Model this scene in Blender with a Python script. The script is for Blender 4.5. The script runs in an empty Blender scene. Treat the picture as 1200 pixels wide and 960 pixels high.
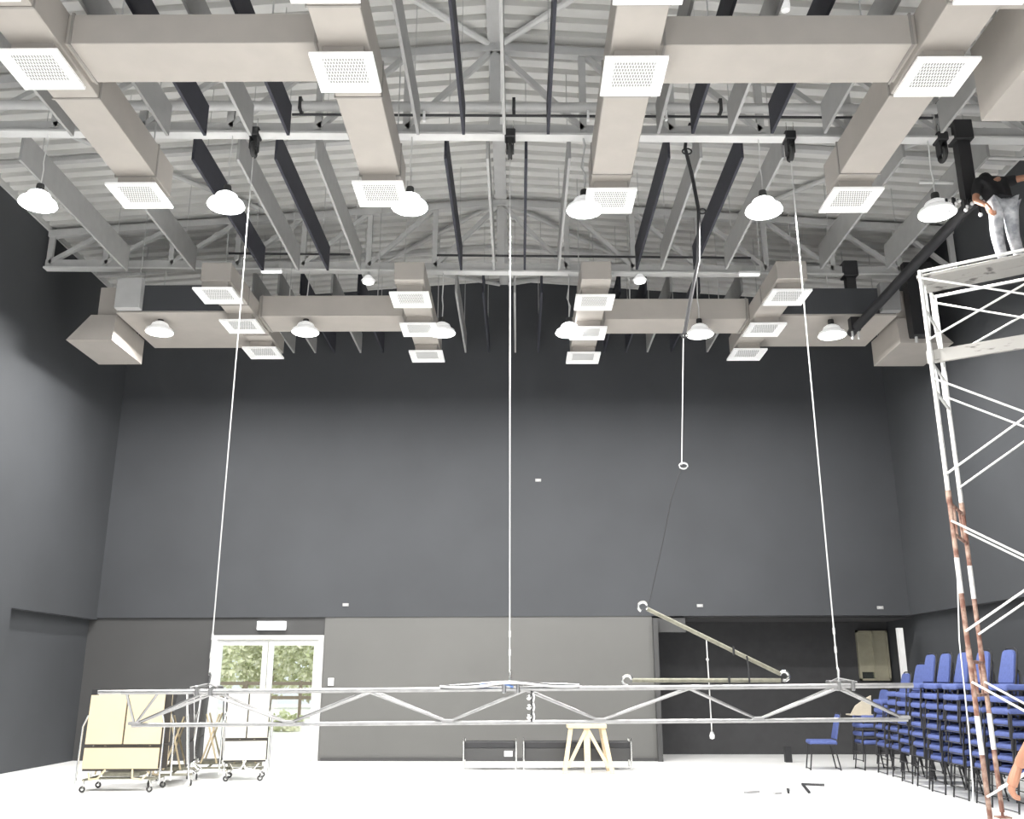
import bpy, bmesh, math, random
from mathutils import Vector, Matrix
random.seed(7)
S = bpy.context.scene
COL = S.collection
V = Vector
PI = math.pi
ORD = ['first','second','third','fourth','fifth','sixth','seventh','eighth','ninth','tenth','eleventh','twelfth','thirteenth','fourteenth','fifteenth','sixteenth']

# ------------------------------------------------------------------ materials
def lin(c):
    return tuple(((x/12.92) if x <= .04045 else ((x+.055)/1.055)**2.4) for x in c)
def mat(name, col, rough=.6, metal=0., var=.06, scale=6., bump=0., emit=None, es=0., col2=None, lo=.4, hi=.6, spec=.5, stretch=None):
    m = bpy.data.materials.new(name); m.use_nodes = True
    nt = m.node_tree; b = nt.nodes['Principled BSDF']
    b.inputs['Roughness'].default_value = rough; b.inputs['Metallic'].default_value = metal
    b.inputs['Specular IOR Level'].default_value = spec
    tc = nt.nodes.new('ShaderNodeTexCoord'); n = nt.nodes.new('ShaderNodeTexNoise')
    n.inputs['Scale'].default_value = scale; n.inputs['Detail'].default_value = 4
    if stretch:
        mp = nt.nodes.new('ShaderNodeMapping'); mp.inputs['Scale'].default_value = stretch
        nt.links.new(tc.outputs['Object'], mp.inputs['Vector']); nt.links.new(mp.outputs['Vector'], n.inputs['Vector'])
    else:
        nt.links.new(tc.outputs['Object'], n.inputs['Vector'])
    r = nt.nodes.new('ShaderNodeValToRGB')
    if col2 is None:
        r.color_ramp.elements[0].position = .3; r.color_ramp.elements[1].position = .7
        r.color_ramp.elements[0].color = (*[c*(1-var) for c in col], 1); r.color_ramp.elements[1].color = (*[min(1, c*(1+var)) for c in col], 1)
    else:
        r.color_ramp.elements[0].position = lo; r.color_ramp.elements[1].position = hi
        r.color_ramp.elements[0].color = (*col, 1); r.color_ramp.elements[1].color = (*col2, 1)
    nt.links.new(n.outputs['Fac'], r.inputs['Fac']); nt.links.new(r.outputs['Color'], b.inputs['Base Color'])
    if bump:
        bp = nt.nodes.new('ShaderNodeBump'); bp.inputs['Strength'].default_value = bump; bp.inputs['Distance'].default_value = .01
        nt.links.new(n.outputs['Fac'], bp.inputs['Height']); nt.links.new(bp.outputs['Normal'], b.inputs['Normal'])
    if emit:
        b.inputs['Emission Color'].default_value = (*emit, 1); b.inputs['Emission Strength'].default_value = es
    return m
M = {}
M['roof'] = mat('roof_deck_paint', (.68,.675,.655), .55, var=.05, scale=1.2)
M['steel'] = mat('grey_painted_steel', (.52,.52,.515), .5, var=.05)
M['steel_light'] = mat('pale_painted_steel', (.72,.72,.71), .5, var=.04)
M['steel_dark'] = mat('dark_grey_steel', (.27,.27,.27), .6)  # one even darker grey for small steel parts
M['duct'] = mat('beige_duct_skin', (.425,.395,.362), .6, var=.04, scale=3)
M['duct_dark'] = mat('duct_seam', (.30,.285,.265), .6)
M['diff'] = mat('white_diffuser_added_glow', (.93,.93,.92), .45, var=.02, emit=(1,1,.98), es=.22)  # small glow added so the unlit diffusers read brighter
M['fin_b'] = mat('black_baffle_board', (.028,.029,.040), .8, var=.1)
M['fin_g'] = mat('grey_baffle_board', (.36,.36,.355), .7, var=.05)
M['wall'] = mat('charcoal_wall_paint', (.045,.048,.053), .75, var=.09, scale=.7, bump=.05)
M['wall_low'] = mat('dark_grey_wall_paint', (.055,.055,.055), .75, var=.07, scale=.8)
M['wall_mid'] = mat('mid_grey_wall_panel', (.118,.117,.112), .7, var=.04, scale=.8)
M['alcove'] = mat('alcove_dark_paint', (.046,.046,.048), .8, var=.08)
M['floor'] = mat('white_vinyl_floor', (.90,.90,.89), .35, var=.015, scale=2.5)
M['black'] = mat('black_painted_metal', (.02,.02,.022), .5, var=.1)
M['rubber'] = mat('dark_rubber', (.035,.035,.035), .7)
M['chrome'] = mat('chromed_tube', (.82,.82,.80), .22, 1., var=.03)
M['alu'] = mat('aluminium_profile', (.74,.74,.73), .4, .5, var=.03)
M['truss'] = mat('truss_dull_alloy', (.30,.30,.30), .38, .9, var=.15, scale=9)
M['wire'] = mat('steel_wire', (.75,.75,.74), .4, .4)
M['shade'] = mat('lamp_white_enamel_slight_glow', (.93,.93,.92), .35, var=.02, emit=(1,1,1), es=.35)  # slight glow put into the enamel so domes look blown out
M['shade_hot'] = mat('lamp_enamel_glare_glow', (.95,.95,.95), .35, var=.02, emit=(1,1,1), es=4.)  # strong glow put into the enamel to imitate lamp glare
M['lens'] = mat('lamp_lens_glow', (1,1,1), .3, emit=(1,.99,.96), es=14.)
M['lens_dim'] = mat('lamp_lens_soft_glow', (1,1,1), .3, emit=(1,.99,.97), es=3.)
M['blue'] = mat('blue_chair_fabric', (.074,.103,.275), .8, var=.12, scale=30, bump=.1)
M['cream'] = mat('cream_table_laminate', (.60,.50,.33), .45, var=.03, scale=3)
M['ivory'] = mat('ivory_table_laminate', (.68,.655,.56), .45, var=.02, scale=3)
M['edge'] = mat('dark_table_edging', (.05,.045,.04), .6)
M['slate'] = mat('dark_table_underside', (.055,.052,.055), .6)
M['olive'] = mat('worn_olive_steel', (.20,.195,.15), .5, .3, var=.2, scale=20)
M['wood'] = mat('pale_pine_wood', (.62,.50,.33), .6, var=.08, scale=6, stretch=(3,3,18))
M['white'] = mat('white_plastic', (.9,.9,.9), .4, var=.02)
M['sign'] = mat('white_sign_face', (.95,.95,.95), .4, emit=(1,1,1), es=.9)
M['scaf_w'] = mat('worn_white_galvanised_tube', (.80,.80,.78), .45, .2, col2=(.55,.54,.52), scale=14, lo=.55, hi=.75)
M['rust'] = mat('rusty_tube', (.20,.095,.070), .75, .1, col2=(.42,.30,.24), scale=9, lo=.42, hi=.62)
M['plank'] = mat('worn_grey_plank', (.36,.35,.33), .75, col2=(.10,.095,.09), scale=5, lo=.58, hi=.70, stretch=(1.2,1.2,5))
M['skin'] = mat('skin_tone', (.44,.215,.135), .55, var=.08, scale=12)
M['hair'] = mat('black_hair', (.012,.010,.009), .6, var=.2, scale=40)
M['shirt'] = mat('black_cotton', (.014,.014,.016), .9, var=.2, scale=20)
M['jeans'] = mat('grey_washed_denim', (.30,.31,.34), .85, col2=(.62,.63,.65), scale=9, lo=.4, hi=.62, bump=.4)
M['shoe'] = mat('dark_shoe_leather', (.03,.028,.026), .6)
M['eye'] = mat('eye_white', (.85,.85,.82), .3)
M['blueC'] = mat('blue_cable_jacket', (.12,.22,.5), .5)
M['leaf'] = mat('washed_out_leaves', (.46,.50,.27), .7, col2=(.85,.84,.66), scale=3, lo=.35, hi=.65)  # overexposed daylight paleness is put into the leaf colours
M['bark'] = mat('tree_bark', (.25,.20,.15), .8)
M['pave'] = mat('bright_pavement', (.80,.79,.76), .8, var=.04)
M['blind'] = mat('beige_blind', (.33,.31,.23), .8, var=.06, scale=8)
M['card'] = mat('beige_board', (.50,.45,.36), .8, var=.1)

def grille_mat():
    m = bpy.data.materials.new('perforated_grille_added_glow'); m.use_nodes = True
    nt = m.node_tree; b = nt.nodes['Principled BSDF']; b.inputs['Roughness'].default_value = .5
    tc = nt.nodes.new('ShaderNodeTexCoord'); br = nt.nodes.new('ShaderNodeTexBrick')
    br.inputs['Scale'].default_value = 1; br.inputs['Brick Width'].default_value = .028; br.inputs['Row Height'].default_value = .05
    br.inputs['Mortar Size'].default_value = .006; br.offset = .5
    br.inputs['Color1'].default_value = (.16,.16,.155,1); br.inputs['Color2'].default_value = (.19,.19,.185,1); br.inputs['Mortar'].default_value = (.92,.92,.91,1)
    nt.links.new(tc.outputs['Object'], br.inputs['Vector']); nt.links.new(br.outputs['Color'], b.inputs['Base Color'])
    b.inputs['Emission Color'].default_value = (1,1,.98,1); b.inputs['Emission Strength'].default_value = .10  # faint glow added; the grille is no light source
    return m
M['grille'] = grille_mat()
def glass_mat():
    m = bpy.data.materials.new('clear_door_glass'); m.use_nodes = True
    nt = m.node_tree; nt.nodes.clear()
    o = nt.nodes.new('ShaderNodeOutputMaterial'); mx = nt.nodes.new('ShaderNodeMixShader'); t = nt.nodes.new('ShaderNodeBsdfTransparent'); g = nt.nodes.new('ShaderNodeBsdfGlossy')
    g.inputs['Roughness'].default_value = .03; mx.inputs[0].default_value = .08
    t.inputs['Color'].default_value = (.94,.97,.95,1)
    nt.links.new(t.outputs[0], mx.inputs[1]); nt.links.new(g.outputs[0], mx.inputs[2]); nt.links.new(mx.outputs[0], o.inputs['Surface'])
    return m
M['glass'] = glass_mat()

# ------------------------------------------------------------------ mesh helpers
class MB:
    def __init__(s): s.bm = bmesh.new(); s.smooth = False
    def box(s, c, d, rot=None, bev=0., seg=1):
        r = bmesh.ops.create_cube(s.bm, size=1.); vs = r['verts']
        mt = Matrix.Translation(V(c)) @ (rot.to_4x4() if rot else Matrix.Identity(4)) @ Matrix.Diagonal((*d, 1))
        bmesh.ops.transform(s.bm, matrix=mt, verts=vs)
        if bev:
            es = list({e for v in vs for e in v.link_edges})
            bmesh.ops.bevel(s.bm, geom=es, offset=bev, segments=seg, affect='EDGES', profile=.5)
        return s
    def box2(s, a, b, bev=0.):
        return s.box([(x+y)/2 for x, y in zip(a, b)], [abs(x-y) for x, y in zip(a, b)], None, bev)
    def beam(s, p, q, w, h, up=(0,0,1)):
        p, q = V(p), V(q); d = q-p; z = d.normalized(); x = V(up).cross(z)
        if x.length < 1e-4: x = V((1,0,0)).cross(z)
        x.normalize(); y = z.cross(x)
        R = Matrix((x, y, z)).transposed()
        return s.box((p+q)/2, (w, h, d.length), R)
    def ring(s, p, x, y, r, n):
        return [s.bm.verts.new(p + x*(r*math.cos(2*PI*k/n)) + y*(r*math.sin(2*PI*k/n))) for k in range(n)]
    def path(s, pts, r, n=8, closed=False, caps=True):
        pts = [V(p) for p in pts]; m = len(pts); rings = []
        rs = r if isinstance(r, (list, tuple)) else [r]*m
        prev = None
        for i, p in enumerate(pts):
            if closed: t = pts[(i+1) % m]-pts[i-1]
            else: t = pts[min(i+1, m-1)]-pts[max(i-1, 0)]
            t.normalize()
            if prev is None:
                x = t.orthogonal().normalized()
            else:
                x = prev - t*prev.dot(t)
                if x.length < 1e-5: x = t.orthogonal()
                x.normalize()
            prev = x; y = t.cross(x)
            rings.append(s.ring(p, x, y, rs[i], n))
        for i in range(m if closed else m-1):
            a, b = rings[i], rings[(i+1) % m]
            for k in range(n):
                s.bm.faces.new((a[k], a[(k+1) % n], b[(k+1) % n], b[k]))
        if caps and not closed:
            s.bm.faces.new(rings[0][::-1]); s.bm.faces.new(rings[-1])
        s.smooth = True
        return s
    def tube(s, p, q, r, n=8): return s.path([p, q], r, n)
    def lathe(s, prof, c=(0,0,0), n=20, axis=None):
        c = V(c); rings = []
        for (r, z) in prof:
            if r < 1e-5: rings.append([s.bm.verts.new(c+V((0,0,z)))])
            else: rings.append([s.bm.verts.new(c+V((r*math.cos(2*PI*k/n), r*math.sin(2*PI*k/n), z))) for k in range(n)])
        for a, b in zip(rings, rings[1:]):
            for k in range(n):
                k2 = (k+1) % n
                f = [a[k % len(a)], a[k2 % len(a)], b[k2 % len(b)], b[k % len(b)]]
                u = []
                for v in f:
                    if v not in u: u.append(v)
                if len(u) > 2: s.bm.faces.new(u)
        s.smooth = True
        return s
    def prism(s, base, off):
        a = [s.bm.verts.new(V(p)) for p in base]; b = [s.bm.verts.new(V(p)+V(off)) for p in base]; n = len(a)
        s.bm.faces.new(a[::-1]); s.bm.faces.new(b)
        for k in range(n): s.bm.faces.new((a[k], a[(k+1) % n], b[(k+1) % n], b[k]))
        return s
    def hexa(s, lo, hi):
        a = [s.bm.verts.new(V(p)) for p in lo]; b = [s.bm.verts.new(V(p)) for p in hi]; n = len(a)
        s.bm.faces.new(a[::-1]); s.bm.faces.new(b)
        for k in range(n): s.bm.faces.new((a[k], a[(k+1) % n], b[(k+1) % n], b[k]))
        return s
    def ball(s, c, r, sc=(1,1,1), u=12, v=8):
        q = bmesh.ops.create_uvsphere(s.bm, u_segments=u, v_segments=v, radius=r)
        bmesh.ops.transform(s.bm, matrix=Matrix.Translation(V(c)) @ Matrix.Diagonal((*sc, 1)), verts=q['verts'])
        s.smooth = True
        return s
    def build(s, name, m, parent=None, smooth=None):
        bm = s.bm
        bmesh.ops.recalc_face_normals(bm, faces=bm.faces)
        if parent is None:
            xs = [v.co for v in bm.verts]
            o0 = V(((min(v.x for v in xs)+max(v.x for v in xs))/2, (min(v.y for v in xs)+max(v.y for v in xs))/2, min(v.z for v in xs)))
        else:
            rt = parent; o0 = V((0,0,0))
            while rt: o0 = o0+rt.location; rt = rt.parent
        for v in bm.verts: v.co -= o0
        me = bpy.data.meshes.new(name); bm.to_mesh(me); bm.free()
        me.materials.append(m)
        if s.smooth if smooth is None else smooth:
            me.polygons.foreach_set('use_smooth', [True]*len(me.polygons))
            try: me.set_sharp_from_angle(angle=math.radians(40))
            except Exception: pass
        o = bpy.data.objects.new(name, me); COL.objects.link(o)
        if parent is None: o.location = o0
        else: o.parent = parent
        return o

def tag(o, label=None, cat=None, group=None, kind=None):
    if label: o['label'] = label
    if cat: o['category'] = cat
    if group: o['group'] = group
    if kind: o['kind'] = kind
    return o
def thing(name, label, cat, loc=(0,0,0), group=None, kind=None):
    o = bpy.data.objects.new(name, None); COL.objects.link(o); o.location = loc; o.empty_display_size = .1
    return tag(o, label, cat, group, kind)
def copy_tree(o, parent=None):
    c = o.copy(); COL.objects.link(c)
    if parent: c.parent = parent
    for ch in list(o.children): copy_tree(ch, c)
    return c
def struct(name, mb, m, smooth=None): return tag(mb.build(name, m, None, smooth), kind='structure')

# ------------------------------------------------------------------ the room
XL, XR, XC, YB, YF = -8.26, 7.62, -.3, 18.8, -5.
RIDGE, EAVE = 9.74, 9.16
def roof_z(x): return RIDGE-(RIDGE-EAVE)*abs(x-XC)/7.95
struct('floor', MB().box2((XL-.45, YF, -.2), (XR+.5, YB+1.9, 0)), M['floor'])
# ribbed metal roof deck
mb = MB(); prof = []
y = YF
while y < YB+.3:
    prof += [(y, 0), (y+.15, 0), (y+.16, .08), (y+.26, .08)]; y += .27
xs = [XL-.45, XC, XR+.5]
grid = [[mb.bm.verts.new((x, py, roof_z(x)+pz)) for x in xs] for py, pz in prof]
for a, b in zip(grid, grid[1:]):
    for k in range(2): mb.bm.faces.new((a[k], a[k+1], b[k+1], b[k]))
ro = struct('ceiling', mb, M['roof'])
md = ro.modifiers.new('deck', 'SOLIDIFY'); md.thickness = .05; md.offset = 1
# side walls: overhanging upper face, lower part set back towards the rear corner
mb = MB()
mb.box2((XL-.45, YF, 0), (XL-.16, YB+.3, 9.3)).box2((XL-.16, YF, 0), (XL, 15.6, 9.12)).box2((XL-.16, 15.6, 2.6), (XL, YB+.3, 9.12))
struct('wall_left', mb, M['wall'])
mb = MB()
mb.box2((XR+.16, YF, 0), (XR+.45, YB+1.9, 9.3)).box2((XR, YF, 0), (XR+.16, 8.6, 9.12)).box2((XR, 8.6, 2.68), (XR+.16, YB+.3, 9.12))
struct('trim_4', MB().box2((XL-.2, YF, 9.06), (XL+.03, YB, 9.24)), M['steel'])
struct('trim_5', MB().box2((XR-.03, YF, 9.06), (XR+.2, YB, 9.24)), M['steel'])
struct('wall_right', mb, M['wall'])
mb = MB()
mb.prism([(XL-.1, YB, 2.63), (XR+.1, YB, 2.68), (XR+.1, YB, roof_z(XR)+.02), (XC, YB, RIDGE+.02), (XL-.1, YB, roof_z(XL)+.02)], (0, .3, 0))
struct('wall_back', mb, M['wall'])
DX0, DX1, DH = -5.94, -3.78, 2.30
mb = MB().box2((XL-.16, YB+.05, 0), (DX0, YB+.29, 2.9)).box2((DX0, YB+.05, DH), (DX1, YB+.29, 2.9))
struct('wall_back_lower', mb, M['wall_low'])
struct('wall_back_panel', MB().box2((DX1, YB+.02, 0), (2.6, YB+.29, 2.9)), M['wall_mid'])
# dark alcove behind the rear wall
mb = MB().box2((2.4, 20.5, 0), (XR+.5, 20.7, 2.75)).box2((2.4, YB+.3, 0), (2.6, 20.5, 2.75)).box2((2.4, YB+.3, 2.64), (XR+.5, 20.6, 2.75))
struct('wall_alcove', mb, M['alcove'])
struct('trim_1', MB().box2((2.6, YB-.10, 0), (2.69, YB+.3, 2.62)), M['wall_low'])
struct('trim_2', MB().box2((2.69, YB+.05, 2.36), (3.25, YB+.2, 2.63)), M['wall_low'])  # lighter beam piece added for the lit strip over the alcove
struct('baseboard_back', MB().box2((DX1+.05, YB-.005, 0), (2.58, YB+.02, .06)), M['wall_low'])

# double glass door to outside
D = thing('door_1', 'tall aluminium double glass door in the rear wall under the white sign', 'door', ((DX0+DX1)/2, YB+.1, 0), kind='structure')
mb = MB()
for a, b in (((DX0, YB-.03, 0), (DX0+.09, YB+.16, DH)), ((DX1-.09, YB-.03, 0), (DX1, YB+.16, DH)), ((DX0+.09, YB-.03, DH-.08), (DX1-.09, YB+.16, DH))): mb.box2(a, b)
mb.build('frame', M['alu'], D)
xm = (DX0+DX1)/2
for x0, x1 in ((DX0+.09, xm-.01), (xm+.01, DX1-.09)):
    mb = MB(); z1 = DH-.09
    for a, b in (((x0, YB+.02, .02), (x0+.10, YB+.07, z1)), ((x1-.10, YB+.02, .02), (x1, YB+.07, z1)), ((x0+.1, YB+.02, .02), (x1-.1, YB+.07, .14)), ((x0+.1, YB+.02, z1-.1), (x1-.1, YB+.07, z1))): mb.box2(a, b)
    lf = mb.build('door_leaf', M['alu'], D)
    MB().box2((x0+.1, YB+.04, .14), (x1-.1, YB+.05, z1-.1)).build('pane', M['glass'], lf)
    hx = x1-.05 if x0 < xm-.5 else x0+.05
    MB().path([(hx, YB+.01, .85), (hx, YB-.05, .88), (hx, YB-.05, 1.22), (hx, YB+.01, 1.25)], .013).build('handle', M['chrome'], lf)
tag(MB().box2((-5.09, YB-.06, 2.40), (-4.54, YB+.05, 2.565), .01).build('exit_sign', M['sign']), 'glowing white box sign mounted above the glass door', 'sign')
sw = thing('light_switch', 'small white light switch beside the glass door frame', 'switch', (-3.6, YB, 1.40))
MB().box2((-3.66, YB-.015, 1.36), (-3.55, YB+.02, 1.50), .004).build('plate', M['white'], sw)
MB().box2((-3.625, YB-.024, 1.40), (-3.585, YB-.014, 1.46)).build('rocker', M['white'], sw)
for i, (x, z, w) in enumerate(((.40, 5.36, 'high in the middle of the rear wall'), (-3.39, 2.88, 'above and beside the glass door'), (3.54, 2.86, 'over the dark alcove behind the raised pole'), (7.05, 2.82, 'at the far corner over the chairs'))):
    p = thing('wall_outlet', 'tiny pale outlet plate ' + w, 'outlet', (x, YB, z))
    MB().box2((x-.06, YB-.02, z-.03), (x+.06, YB+.01, z+.03), .004).build('plate', M['fin_g'], p)
    MB().box2((x-.03, YB-.025, z-.012), (x+.03, YB-.018, z+.012)).build('cover', M['steel'], p)
# window with a beige blind inside the alcove, white post, floor box
Wn = thing('window_1', 'beige blind behind a narrow window in the dark alcove', 'window', (7.4, 20.45, 1.5), kind='structure')
mb = MB()
for a, b in (((7.1, 20.40, 1.45), (7.14, 20.5, 2.46)), ((7.70, 20.40, 1.45), (7.74, 20.5, 2.46)), ((7.1, 20.40, 2.42), (7.74, 20.5, 2.46)), ((7.1, 20.40, 1.45), (7.74, 20.5, 1.49)), ((7.41, 20.40, 1.45), (7.44, 20.5, 2.46))): mb.box2(a, b)
mb.build('frame', M['blind'], Wn)
MB().box2((7.13, 20.44, 1.62), (7.42, 20.46, 2.44)).build('blind', M['blind'], Wn); MB().box2((7.43, 20.44, 1.48), (7.71, 20.46, 2.44)).build('blind', M['blind'], Wn)
MB().box2((7.13, 20.47, 1.48), (7.71, 20.475, 2.44)).build('pane', M['glass'], Wn)
struct('trim_3', MB().box2((7.30, YB-.12, 0), (7.40, YB-.02, 2.43)), M['steel_light'])
tag(MB().box2((4.93, 18.55, 0), (5.05, 18.68, .27), .008).build('floor_box', M['black']), 'small black upright box on the floor before the alcove', 'box')

# ------------------------------------------------------------------ outside the door
struct('ground', MB().box2((-30, YB+2.0, -.25), (16, 60, -.05)).box2((-8, YB+.3, -.25), (2.2, YB+2.0, -.05)), M['pave'])
def tree(x, y, h, r, label):
    t = thing('tree', label, 'tree', (x, y, -.05))
    MB().path([(x, y, -.05), (x+.1, y, h*.4), (x, y+.1, h*.8)], [.14, .11, .05]).build('trunk', M['bark'], t)
    mb = MB()
    for k in range(1500):
        d = V((random.gauss(0,1), random.gauss(0,1), random.gauss(0,1))).normalized()*(random.random()**.4)
        p = V((x, y, h*.56))+V((d.x*r, d.y*r, d.z*h*.43))
        a = V((random.gauss(0,1), random.gauss(0,1), random.gauss(0,1))).normalized(); b = a.orthogonal().normalized(); s = random.uniform(.09, .19)
        mb.bm.faces.new([mb.bm.verts.new(p+a*s), mb.bm.verts.new(p+b*s*.6), mb.bm.verts.new(p-a*s), mb.bm.verts.new(p-b*s*.6)])
    mb.build('crown', M['leaf'], t)
for a in ((-13.0, 40, 4.6, 1.6, 'pale green tree seen through the door glass nearest the hinge frame'), (-10.7, 42, 4.3, 1.4, 'pale green tree seen through the middle of the glass door'),
          (-8.3, 40, 4.6, 1.5, 'pale green tree seen through the door leaf nearest the light switch'), (-14.6, 52, 5.6, 2.3, 'larger pale tree furthest away outside the glass door'), (-9.6, 52, 5.2, 2.1, 'rear tree between the two trees outside the glass door')): tree(*a)
b = thing('bush', 'small grey green bush on bright paving outside the door', 'bush', (-7.1, 30, -.05))
mb = MB()
for k in range(260):
    d = V((random.gauss(0,1), random.gauss(0,1), abs(random.gauss(0,1)))).normalized()*(random.random()**.5)
    p = V((-7.1, 30, .0))+V((d.x*.7, d.y*.5, d.z*.55)); a = V((random.gauss(0,1), random.gauss(0,1), random.gauss(0,1))).normalized(); c = a.orthogonal().normalized()
    mb.bm.faces.new([mb.bm.verts.new(p+a*.1), mb.bm.verts.new(p+c*.06), mb.bm.verts.new(p-a*.1), mb.bm.verts.new(p-c*.06)])
mb.build('foliage', M['leaf'], b)
f = thing('railing', 'dark low roadside railing beyond the glass door', 'railing', (-10, 36, -.05))
mb = MB()
for z in (.75, 1.25): mb.box2((-16, 35.97, z), (-4, 36.03, z+.12))
mb.build('rail', M['bark'], f)
for k in range(7): MB().box2((-16+2*k-.05, 35.95, -.05), (-16+2*k+.05, 36.05, 1.4)).build('post', M['bark'], f)

# ------------------------------------------------------------------ roof trusses
def truss(Y, tilt, label):
    t = thing('roof_truss', label, 'truss', (XC, Y, 8.2))
    H = lambda x: 8.25 - tilt*(x-XC)
    Tz = lambda x: roof_z(x)-.15
    xe0, xe1 = XL+.02, XR-.02
    mb = MB(); mb.beam((xe0, Y, H(xe0)+.10), (xe1, Y, H(xe1)+.10), .05, .15); mb.build('bottom_chord', M['steel'], t)
    mb = MB(); mb.beam((xe0, Y, H(xe0)+.01), (xe1, Y, H(xe1)+.01), .16, .03); mb.build('bottom_flange', M['steel_light'], t)
    for a, b in ((xe0, XC), (XC, xe1)):
        MB().beam((a, Y, Tz(a)), (b, Y, Tz(b)), .12, .12).build('top_chord', M['steel'], t)
    nodes = [XC]; 
    for x in (1.15, 2.3, 3.45, 4.6, 5.75, 6.9): nodes += [XC-x, XC+x]
    nodes += [xe0+.06, xe1-.06]; nodes.sort()
    for x in nodes: MB().beam((x, Y, H(x)+.08), (x, Y, Tz(x)), .09 if abs(x-XC) > .1 else .13, .07, up=(0,1,0)).build('web_post', M['steel'], t)
    for a, b in zip(nodes, nodes[1:]):
        lo, hi = (a, b) if (a+b)/2 < XC else (b, a)
        MB().beam((lo, Y, H(lo)+.12), (hi, Y, Tz(hi)), .07, .07, up=(0,1,0)).build('web_diagonal', M['steel'], t)
    return t
truss(10.8, .0125, 'grey steel roof truss that the six bright lamps hang from')
truss(15.07, .0125, 'grey steel roof truss further back above the dimmer lamps')
# diagonal roof bracing under the deck
for pts, lab in (([(XC-.1, 10.75), (-3.3, 7.7)], 'roof brace rod running out over the ducts from the near truss towards the left wall'), ([(XC+.1, 10.75), (2.7, 7.7)], 'roof brace rod running out over the ducts from the near truss towards the scaffold side'),
                 ([(XC-.1, 15.15), (-2.7, 17.3)], 'roof brace rod from the far truss ridge leaning towards the glass door side'), ([(XC+.1, 15.15), (2.3, 17.3)], 'roof brace rod from the far truss ridge leaning towards the alcove side'),
                 ([(-2.7, 17.35), (XC-.1, 18.75)], 'roof brace rod meeting the rear wall from the glass door side'), ([(2.3, 17.35), (XC+.1, 18.75)], 'roof brace rod meeting the rear wall from the alcove side'),
                 ([(-6.6, 12.2), (-4.3, 15.0)], 'roof brace rod beside the left wall running to the far truss'), ([(6.2, 12.2), (3.9, 15.0)], 'roof brace rod beside the scaffold running to the far truss')):
    (x0, y0), (x1, y1) = pts
    tag(MB().tube((x0, y0, roof_z(x0)-.09), (x1, y1, roof_z(x1)-.09), .045).build('roof_brace', M['steel_light'] if y0 < 11 else M['steel']), lab, 'brace', 'diagonal roof braces')
# ridge beam strip
tag(MB().box2((XC-.1, YF, RIDGE-.09), (XC+.1, YB, RIDGE-.02)).build('ridge_beam', M['steel']), 'long flat steel beam under the ridge of the roof deck', 'beam')
for Y in (6.6, 8.7, 12.9, 17.0):
    for sd, nm in ((-1, 'door'), (1, 'scaffold')):
        xa, xb = (XL, XC) if sd < 0 else (XC, XR)
        w = {6.6: 'in front of the near ducts', 8.7: 'over the near cross duct', 12.9: 'midway between both trusses', 17.0: 'close to the rear wall'}[Y]
        tag(MB().beam((xa, Y, roof_z(xa)-.06), (xb, Y, roof_z(xb)-.06), .10, .08).build('purlin', M['steel']), 'sloping grey roof purlin on the %s side %s' % (nm, w), 'purlin', 'roof purlins')
# pipes along the near truss
pp = thing('sprinkler_pipe', 'thick grey pipe running across along the near truss', 'pipe', (XC, 10.62, 8.5))
MB().tube((XL+.05, 10.62, 8.66), (XR-.05, 10.62, 8.50), .065, 12).build('pipe', M['steel'], pp)
for x in (-5.5, -2.8, -.05, 2.6, 5.4):
    z = 8.66-.16*(x-XL)/(XR-XL)
    MB().lathe([(.075, -.03), (.085, -.03), (.085, .03), (.075, .03)], (0,0,0), 14).bm.free()
    MB().box2((x-.02, 10.55, z-.08), (x+.02, 10.70, z+.10)).build('bracket', M['black'], pp)
cp = thing('cable_conduit', 'thin black cable conduit clipped under the thick pipe', 'conduit', (XC, 10.58, 8.4))
MB().tube((-2.9, 10.60, 8.47), (5.3, 10.60, 8.38), .018, 6).build('tube', M['black'], cp)
for x in (-2.2, -1.2, .9, 1.9, 3.3, 4.5): MB().box2((x-.015, 10.57, 8.36), (x+.015, 10.62, 8.50)).build('clip', M['white'], cp)
for x0, x1, w in ((-5.0, -2.9, 'over the folded tables'), (-1.4, 4.0, 'over the middle of the hall')):
    tag(MB().tube((x0, 14.9, 8.50-.0125*(x0-XC)), (x1, 14.9, 8.50-.0125*(x1-XC)), .02, 6).build('conduit', M['black']), 'thin black conduit along the far truss ' + w, 'conduit')

# ------------------------------------------------------------------ hanging baffles
def fins(Y0, Y1, rows, where):
    cnt = {'black': 0, 'grey': 0}
    for x, k in sorted(rows):
        c = 'black' if k == 'b' else 'grey'
        t = thing('acoustic_baffle', '%s hanging baffle %s, %s %s one from the left wall' % (c, where, ORD[cnt[c]], c), 'baffle', (x, (Y0+Y1)/2, 8.05), '%s baffles %s' % (c, where))
        cnt[c] += 1
        MB().box2((x-.018, Y0, 8.05), (x+.018, Y1, 8.48)).build('board', M['fin_b'] if k == 'b' else M['fin_g'], t)
        for yy in (Y0+.5, Y1-.5): MB().tube((x, yy, 8.47), (x, yy, roof_z(x)+.01), .006, 5).build('hanger_rod', M['steel'], t)
fins(6.4, 10.42, [(-4.4,'g'),(-3.93,'b'),(-3.36,'g'),(-2.88,'b'),(-1.25,'g'),(-.68,'b'),(-.17,'g'),(.38,'b'),(1.76,'g'),(2.19,'b'),(2.66,'g'),(3.18,'b'),(3.84,'g'),(-5.6,'g'),(5.3,'g')], 'in front of the near truss')
fins(10.98, 14.5, [(-6.55,'g'),(-5.42,'g'),(-4.27,'b'),(-3.68,'g'),(-3.18,'b'),(-2.65,'g'),(-.95,'b'),(-.40,'g'),(.11,'b'),(.68,'g'),(1.98,'b'),(2.40,'g'),(2.94,'b'),(3.47,'g'),(5.05,'g'),(6.15,'g')], 'between the two trusses')
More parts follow.
